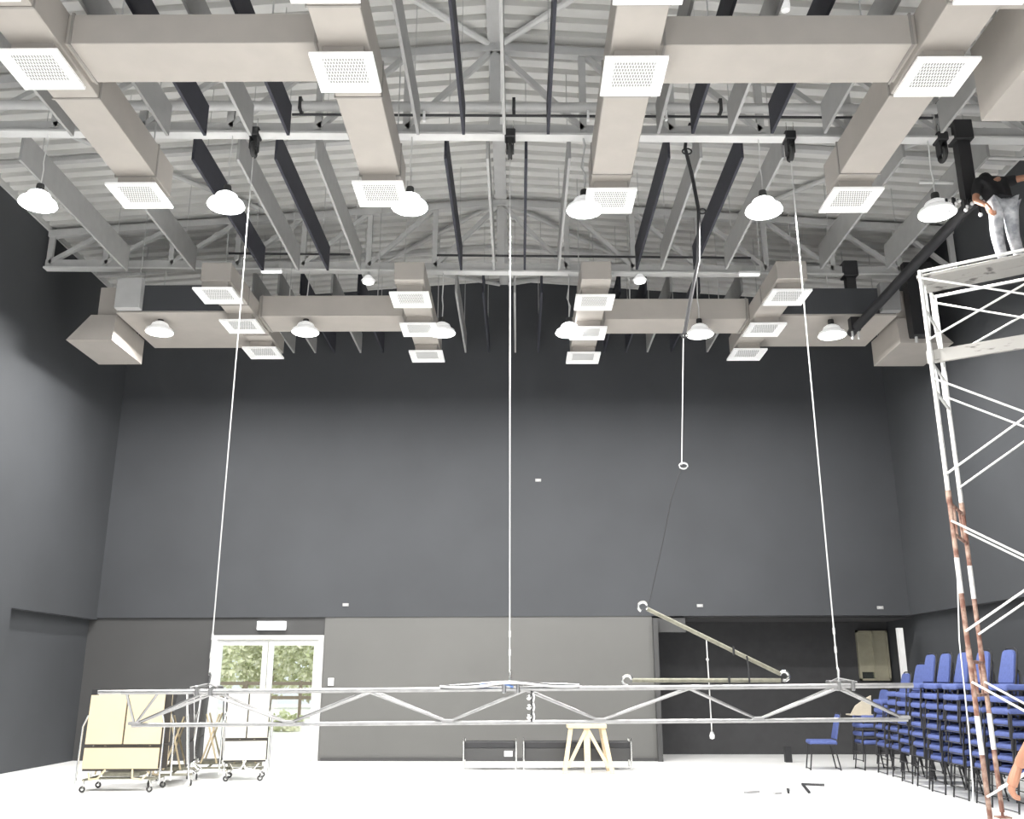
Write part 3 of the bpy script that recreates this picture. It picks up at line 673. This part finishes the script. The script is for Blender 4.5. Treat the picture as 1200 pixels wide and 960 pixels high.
# ------------------------------------------------------------------ folded mobile tables
def folded_table(x, y, rz, face, lab, w=1.10, lean=.05, slope=0.):
    t = thing('folding_table', lab, 'table', (x, y, 0))
    def tr(mb):
        bmesh.ops.transform(mb.bm, matrix=Matrix.Translation((x, y, 0)) @ Matrix.Rotation(rz, 4, 'Z'), verts=mb.bm.verts); return mb
    for s in (-1, 1):          # two upright leaves meeting in an inverted V
        yb, yt = s*.21, s*(.21-lean)
        z0, z1 = .60, 1.31
        def quad(xa, xb_, za, zb_, off, th):
            f = lambda z: yb+(yt-yb)*(z-.25)/1.06
            return [(xa, f(za)+s*off, za), (xb_, f(za)+s*off, za), (xb_, f(zb_)+s*off, zb_), (xa, f(zb_)+s*off, zb_)], (0, s*th, 0)
        mb = MB(); 
        for xa, xb_ in ((-w/2, -.012), (.012, w/2)):
            mb.prism(*quad(xa, xb_, z0+.02, z1, 0, .022))
        top = tr(mb).build('tabletop', M[face], t)
        tr(MB().prism(*quad(-w/2, w/2, z0, z1+.012, -.010, .012))).build('edge_band', M['edge'] if face != 'slate' else M['slate'], top)
        tr(MB().prism(*quad(-w/2, w/2, .30, z0-.03, -.004, .026))).build('bench_board', M[face], t)
        tr(MB().prism(*quad(-w/2, w/2, .27, z0-.005, -.012, .012))).build('edge_band', M['edge'] if face != 'slate' else M['slate'], t)
        mb = MB(); f = lambda z: yb+(yt-yb)*(z-.25)/1.06
        if face == 'slate':
            for e in (-1, 1): tr(MB().tube((e*w/2, f(.3)+s*.02, .3), (e*w/2, f(1.31)+s*.02, 1.31), .013, 6)).build('edge_trim', M['steel_light'], t)
        for e in (-1, 1): tr(MB().path([(e*(w/2+.05), f(.2)+s*.05, .10), (e*(w/2+.05), f(.9)+s*.05, .85), (e*w/2, f(1.0)+s*.03, 1.0)], .014, 7)).build('end_tube', M['chrome'], t)
        mb = None
        for pts in ([(-w/2+.1, s*.24, .25), (-w/2+.16, s*.34, .17), (-w/2+.28, s*.37, .19), (-w/2+.33, s*.26, .29)], [(w/2-.33, s*.24, .29), (w/2-.28, s*.37, .19), (w/2-.16, s*.34, .17), (w/2-.1, s*.26, .25)]): tr(MB().path(pts, .013, 6)).build('bench_leg', M['cream'] if face == 'cream' else M['chrome'], t)
    mb = MB(); 
    for xx in (-w/2+.06, w/2-.06): mb.tube((xx, -.30, .16), (xx, .30, .16), .018, 6)
    mb.tube((-w/2+.06, 0, .16), (w/2-.06, 0, .16), .018, 6); mb.box((0,0,.22), (.5,.3,.05))
    tr(mb).build('base_frame', M['olive'], t)
    for e in (-1, 1):
        for g in (-1, 1): tr(MB().tube((e*(w/2-.15), g*.12, .22), (e*(w/2-.25), -g*.10, .95), .014, 6)).build('crossed_leg', M['cream'], t)
    for xx in (-w/2+.06, w/2-.06):
        for yy in (-.29, .29):
            c = tr(MB().path([(xx, yy, .16), (xx+.02, yy, .10), (xx, yy, .05)], .013, 6)).build('caster', M['chrome'], t)
            mb = MB(); mb.path([(xx+.032*math.cos(a), yy, .045+.032*math.sin(a)) for a in [2*PI*k/12 for k in range(12)]], .013, 6, closed=True)
            tr(mb).build('wheel', M['rubber'], c)
    return t
folded_table(-5.50, 14.00, .05, 'cream', 'cream faced folded table cart standing at the front of the row', w=1.02)
folded_table(-5.12, 14.90, 1.80, 'slate', 'dark folded table cart seen edge on behind the cream one', w=1.0, lean=.10)
folded_table(-4.92, 15.98, 1.78, 'slate', 'second dark folded table cart seen edge on beside the ivory one', w=1.0, lean=.05)
folded_table(-4.22, 15.45, .20, 'ivory', 'ivory faced folded table cart turned aside before the glass door', w=.62)

# ------------------------------------------------------------------ benches, trestle, floor litter
def bench(x0, x1, y, lab, tagx=None):
    t = thing('low_bench', lab, 'bench', ((x0+x1)/2, y, 0), 'low dark benches')
    MB().box2((x0+.04, y-.15, .34), (x1-.04, y+.17, .46), .015).build('seat', M['black'], t)
    MB().box2((x0+.04, y-.165, .17), (x1-.04, y-.145, .35)).build('front_panel', M['wall_low'], t)
    for x in (x0+.03, x1-.03):
        mb = MB(); mb.path([(x, y-.19, 0), (x, y-.19, .46), (x, y-.14, .50), (x, y+.14, .50), (x, y+.19, .46), (x, y+.19, 0)], .016, 7); mb.build('leg_frame', M['chrome'], t)
    MB().tube((x0+.03, y-.19, .05), (x1-.03, y-.19, .05), .010, 6).build('foot_rail', M['steel'], t)
    if tagx: MB().box2((tagx-.12, y-.172, .22), (tagx+.02, y-.164, .31)).build('price_tag', M['white'], t)
bench(-.97, -.02, 17.15, 'short dark bench with a white tag standing by the grey wall', -.13)
bench(.05, 1.93, 17.15, 'long dark bench standing behind the wooden trestle')
t = thing('wooden_trestle', 'pale wooden trestle stand with splayed legs before the benches', 'trestle', (1.12, 16.6, 0))
MB().box2((.80, 16.42, .70), (1.45, 16.78, .76), .006).build('top_board', M['wood'], t)
for (p, q, w) in (((.86, 16.48, .72), (.74, 16.36, 0), .07), ((1.39, 16.48, .72), (1.52, 16.36, 0), .07), ((1.12, 16.48, .72), (1.12, 16.38, 0), .10), ((.88, 16.74, .72), (.76, 16.84, 0), .07), ((1.37, 16.74, .72), (1.50, 16.84, 0), .07)):
    MB().beam(p, q, w, .045, up=(0,1,0)).build('leg', M['wood'], t)
for (p, q) in (((1.10, 16.45, .66), (.80, 16.37, .10)), ((1.15, 16.45, .66), (1.46, 16.37, .10))): MB().beam(p, q, .055, .03, up=(0,1,0)).build('brace', M['wood'], t)
tag(MB().path([(3.92, 13.70, .015), (4.12, 14.7, .015), (4.40, 14.58, .015)], .022, 6).build('bent_bar', M['black']), 'thin bent metal bar lying on the white floor', 'bar')
t = thing('hand_tool', 'small dark hand tool lying on the floor by the bent bar', 'tool', (3.68, 13.9, 0))
MB().beam((3.62, 13.62, .025), (3.70, 13.95, .025), .03, .03).build('handle', M['black'], t); MB().box((3.715, 14.02, .022), (.05, .14, .04)).build('head', M['steel'], t)
tag(MB().beam((3.05, 13.66, .012), (3.25, 13.78, .015), .07, .03).build('metal_offcut', M['steel_dark']), 'flat metal offcut lying alone on the floor furthest from the chairs', 'offcut')
tag(MB().beam((3.42, 13.60, .01), (3.52, 13.64, .012), .06, .02).build('metal_scrap', M['steel_dark']), 'pale scrap on the floor between the tool and the offcut', 'scrap')

# ------------------------------------------------------------------ people
def skin(nodes, edges, root, sub=2):
    names = list(nodes); me = bpy.data.meshes.new('tmp')
    me.from_pydata([nodes[n][0] for n in names], [(names.index(a), names.index(b)) for a, b in edges], []); me.update()
    o = bpy.data.objects.new('tmp', me); COL.objects.link(o)
    o.modifiers.new('s', 'SKIN'); sb = o.modifiers.new('b', 'SUBSURF'); sb.levels = sub; sb.render_levels = sub
    for i, n in enumerate(names):
        r = nodes[n][1]; me.skin_vertices[0].data[i].radius = (r if isinstance(r, tuple) else (r, r)); me.skin_vertices[0].data[i].use_root = (n == root)
    dg = bpy.context.evaluated_depsgraph_get(); dg.update()
    ev = o.evaluated_get(dg); m2 = bpy.data.meshes.new_from_object(ev)
    bpy.data.objects.remove(o); bpy.data.meshes.remove(me)
    return m2
def add(mb, me):
    mb.bm.from_mesh(me); bpy.data.meshes.remove(me); mb.smooth = True; return mb
def chain(mb, pts, rs, sub=2):
    nd = {str(i): (tuple(p), r) for i, (p, r) in enumerate(zip(pts, rs))}
    return add(mb, skin(nd, [(str(i), str(i+1)) for i in range(len(pts)-1)], '0', sub))
def hand(mb, wrist, d, side, curl, s=1.):
    # d: direction of the palm, side: direction towards the thumb, curl: direction the fingers bend to
    w = V(wrist); d = V(d).normalized(); sd = (V(side)-d*V(side).dot(d)).normalized(); cu = d.cross(sd)
    if cu.dot(V(curl)) < 0: cu = -cu
    pc = w+d*.05*s
    for k, u in enumerate((-.5, .0, .5)):      # palm from three merged chains
        chain(mb, [w-d*.035*s+sd*u*.015*s, w+sd*u*.028*s, pc+sd*u*.05*s, w+d*.095*s+sd*u*.06*s], [.017*s, .020*s, .022*s, .018*s], 1)
    for k, (u, ln) in enumerate(((.95, .072), (.33, .08), (-.33, .075), (-.95, .06))):
        b0 = w+d*.085*s+sd*u*.034*s; p1 = b0+d*ln*.45*s+cu*.008*s; p2 = p1+(d*.62+cu*.78)*ln*.38*s; p3 = p2+(d*-.15+cu*.98)*ln*.32*s
        chain(mb, [b0, p1, p2, p3], [.0105*s, .010*s, .0092*s, .0078*s], 1)
    t0 = w+d*.03*s+sd*.028*s; chain(mb, [t0, t0+(d*.55+sd*.6+cu*.35)*.045*s, t0+(d*1.3+sd*.75+cu*.8)*.05*s], [.015*s, .012*s, .009*s], 1)
def head(mb, c, fwd, up, s=1.):
    c = V(c); f = V(fwd).normalized(); u = V(up); u = (u-f*u.dot(f)).normalized(); r = f.cross(u)
    R4 = Matrix((r, f, u)).transposed().to_4x4()
    def ball(off, rad, sc):
        q = bmesh.ops.create_uvsphere(mb.bm, u_segments=16, v_segments=12, radius=rad*s)
        bmesh.ops.transform(mb.bm, matrix=Matrix.Translation(c+r*off[0]*s+f*off[1]*s+u*off[2]*s) @ R4 @ Matrix.Diagonal((*sc, 1)), verts=q['verts'])
    ball((0,0,.01), .1, (.78,.96,1.08)); ball((0,.035,-.06), .062, (.9,.9,.85))
    ball((0,.10,-.005), .016, (.8,1.1,1.7)); ball((.078,-.005,0), .026, (.4,.8,1.25)); ball((-.078,-.005,0), .026, (.4,.8,1.25))
    ball((0,.088,-.055), .022, (1.2,.45,.4))
    def feature(parts):
        m2 = MB()
        for off, rad, sc in parts:
            q = bmesh.ops.create_uvsphere(m2.bm, u_segments=14, v_segments=10, radius=rad*s)
            bmesh.ops.transform(m2.bm, matrix=Matrix.Translation(c+r*off[0]*s+f*off[1]*s+u*off[2]*s) @ R4 @ Matrix.Diagonal((*sc, 1)), verts=q['verts'])
        m2.smooth = True
        return m2
    return feature
def person(name, label, P, face, headc, hup, hands, shirt='shirt', trousers='jeans'):
    J = P
    t = None
    body_r = dict(pelvis=.10, waist=.095, chest=.115, neckb=.06, neck=.052, lsh=.056, lel=.042, lwr=.028, rsh=.056, rel=.042, rwr=.028, lhip=.082, lkn=.055, lan=.037, lto=.03, rhip=.082, rkn=.055, ran=.037, rto=.03)
    nodes = {k: (tuple(J[k]), body_r[k]) for k in J}
    nodes['head'] = (tuple(V(headc)-V(hup)*.02), .06)
    edges = [('pelvis','waist'),('waist','chest'),('chest','neckb'),('neckb','neck'),('neck','head'),('chest','lsh'),('lsh','lel'),('lel','lwr'),('chest','rsh'),('rsh','rel'),('rel','rwr'),('pelvis','lhip'),('lhip','lkn'),('lkn','lan'),('lan','lto'),('pelvis','rhip'),('rhip','rkn'),('rkn','ran'),('ran','rto')]
    mb = add(MB(), skin(nodes, edges, 'pelvis'))
    feat = head(mb, headc, face, hup)
    for h in hands: hand(mb, *h)
    lo = min(J['lan'][2], J['ran'][2])-.08
    t = thing(name, label, 'person', (J['pelvis'][0], J['pelvis'][1], lo))
    body = mb.build('body', M['skin'], t)
    feat([((.033,.082,.02), .0125, (1,.7,.8)), ((-.033,.082,.02), .0125, (1,.7,.8))]).build('eyes', M['eye'], body)
    feat([((0,-.018,.04), .1, (.86,.98,.92)), ((0,-.05,.0), .085, (.95,.8,1.05))]).build('hair', M['hair'], t)
    def cloth(names, edges2, fr, root, grow):
        return add(MB(), skin({k: (tuple(J[k] if not isinstance(k, tuple) else k), fr[k]) for k in names}, edges2, root))
    J = dict(J)
    lerp = lambda a, b, u: tuple(V(a)*(1-u)+V(b)*u)
    J['lsl'] = lerp(J['lsh'], J['lel'], .82); J['rsl'] = lerp(J['rsh'], J['rel'], .82)
    J['lcu'] = lerp(J['lkn'], J['lan'], 1.03); J['rcu'] = lerp(J['rkn'], J['ran'], 1.03)
    J['hem'] = lerp(J['waist'], J['pelvis'], .85)
    cloth(['hem','waist','chest','neckb','lsh','lsl','rsh','rsl'], [('hem','waist'),('waist','chest'),('chest','neckb'),('chest','lsh'),('lsh','lsl'),('chest','rsh'),('rsh','rsl')],
          dict(hem=.135, waist=.13, chest=.145, neckb=.07, lsh=.078, lsl=.062, rsh=.078, rsl=.062), 'waist', 0).build('shirt', M[shirt], t)
    cloth(['pelvis','lhip','lkn','lcu','rhip','rkn','rcu'], [('pelvis','lhip'),('lhip','lkn'),('lkn','lcu'),('pelvis','rhip'),('rhip','rkn'),('rkn','rcu')],
          dict(pelvis=.12, lhip=.102, lkn=.075, lcu=.062, rhip=.102, rkn=.075, rcu=.062), 'pelvis', 0).build('trousers', M[trousers], t)
    for sd in 'lr':
        a, b = V(J[sd+'an']), V(J[sd+'to'])
        m2 = MB(); chain(m2, [a+(a-b)*.35-V((0,0,.035)), a-V((0,0,.03)), b-V((0,0,.012))], [.042, .045, .036]); m2.build('shoe', M['shoe'], t)
    return t
zf = 6.225
person('person', 'worker in a black shirt and grey jeans bending over on top of the scaffold', dict(
    pelvis=(5.88, 10.36, zf+.80), waist=(5.87, 10.40, zf+.92), chest=(5.86, 10.50, zf+1.17), neckb=(5.88, 10.62, zf+1.25), neck=(5.90, 10.67, zf+1.27),
    lsh=(5.70, 10.50, zf+1.18), lel=(5.60, 10.44, zf+.90), lwr=(5.655, 10.30, zf+.755), rsh=(6.04, 10.52, zf+1.19), rel=(6.18, 10.40, zf+1.18), rwr=(6.42, 10.36, zf+1.20),
    lhip=(5.80, 10.36, zf+.77), lkn=(5.785, 10.42, zf+.43), lan=(5.78, 10.36, zf+.08), lto=(5.76, 10.50, zf+.035), rhip=(5.97, 10.36, zf+.77), rkn=(5.98, 10.42, zf+.43), ran=(5.99, 10.36, zf+.08), rto=(6.01, 10.50, zf+.035)),
    (.15, .8, -.6), (5.93, 10.76, zf+1.32), (.15, .5, .8),
    [((5.655, 10.30, zf+.755), (.25, -.2, -1), (0, 1, .2), (1, 0, 0)), ((6.42, 10.36, zf+1.20), (1, .1, .1), (0, 0, 1), (0, 1, -.3))])
X0, Y0 = 2.80, 4.9
person('person', 'bystander at the frame edge with one bare forearm hanging into view', dict(
    pelvis=(X0, Y0, .92), waist=(X0, Y0, 1.08), chest=(X0, Y0+.01, 1.30), neckb=(X0, Y0, 1.46), neck=(X0, Y0+.01, 1.52),
    lsh=(X0-.19, Y0, 1.41), lel=(X0-.29, Y0-.05, 1.22), lwr=(2.445, Y0+.05, 1.075), rsh=(X0+.19, Y0, 1.41), rel=(X0+.25, Y0-.03, 1.13), rwr=(X0+.26, Y0+.05, .89),
    lhip=(X0-.095, Y0, .88), lkn=(X0-.10, Y0+.02, .48), lan=(X0-.11, Y0-.02, .08), lto=(X0-.13, Y0+.12, .035), rhip=(X0+.095, Y0, .88), rkn=(X0+.10, Y0+.02, .48), ran=(X0+.11, Y0-.02, .08), rto=(X0+.13, Y0+.12, .035)),
    (0, 1, .15), (X0, Y0+.04, 1.66), (0, 0, 1),
    [((2.445, Y0+.05, 1.075), (-.36, .15, -.9), (.2, .9, 0), (1, 0, -.1)), ((X0+.26, Y0+.05, .89), (0, .1, -1), (0, 1, 0), (-1, 0, 0))])

# ------------------------------------------------------------------ light, world, camera
w = bpy.data.worlds.new('daylight'); S.world = w; w.use_nodes = True
bg = w.node_tree.nodes['Background']; bg.inputs['Color'].default_value = (.93, .96, 1., 1); bg.inputs['Strength'].default_value = 1.1
sun = bpy.data.lights.new('sun', 'SUN'); sun.energy = 2.5; sun.angle = .02; sun.color = (1, .96, .9)
so = bpy.data.objects.new('sun', sun); COL.objects.link(so); so.rotation_euler = V((-.6, .18, -1)).to_track_quat('-Z', 'Y').to_euler()
cam = bpy.data.cameras.new('camera'); co = bpy.data.objects.new('camera', cam); COL.objects.link(co)
cam.sensor_width = 36.; cam.lens = 1105./1200*36.; cam.clip_end = 300
co.location = (0, 0, 1.5)
pitch = math.radians(15.9); yaw = math.atan(8/1105*math.cos(pitch))
co.rotation_euler = (PI/2+pitch, 0, yaw)
S.camera = co
S.view_settings.view_transform = 'Standard'; S.view_settings.look = 'None'; S.view_settings.exposure = .26; S.view_settings.gamma = 1.
S.cycles.use_denoising = True
S.cycles.max_bounces = 8; S.cycles.diffuse_bounces = 5
S.cycles.sample_clamp_indirect = 4.
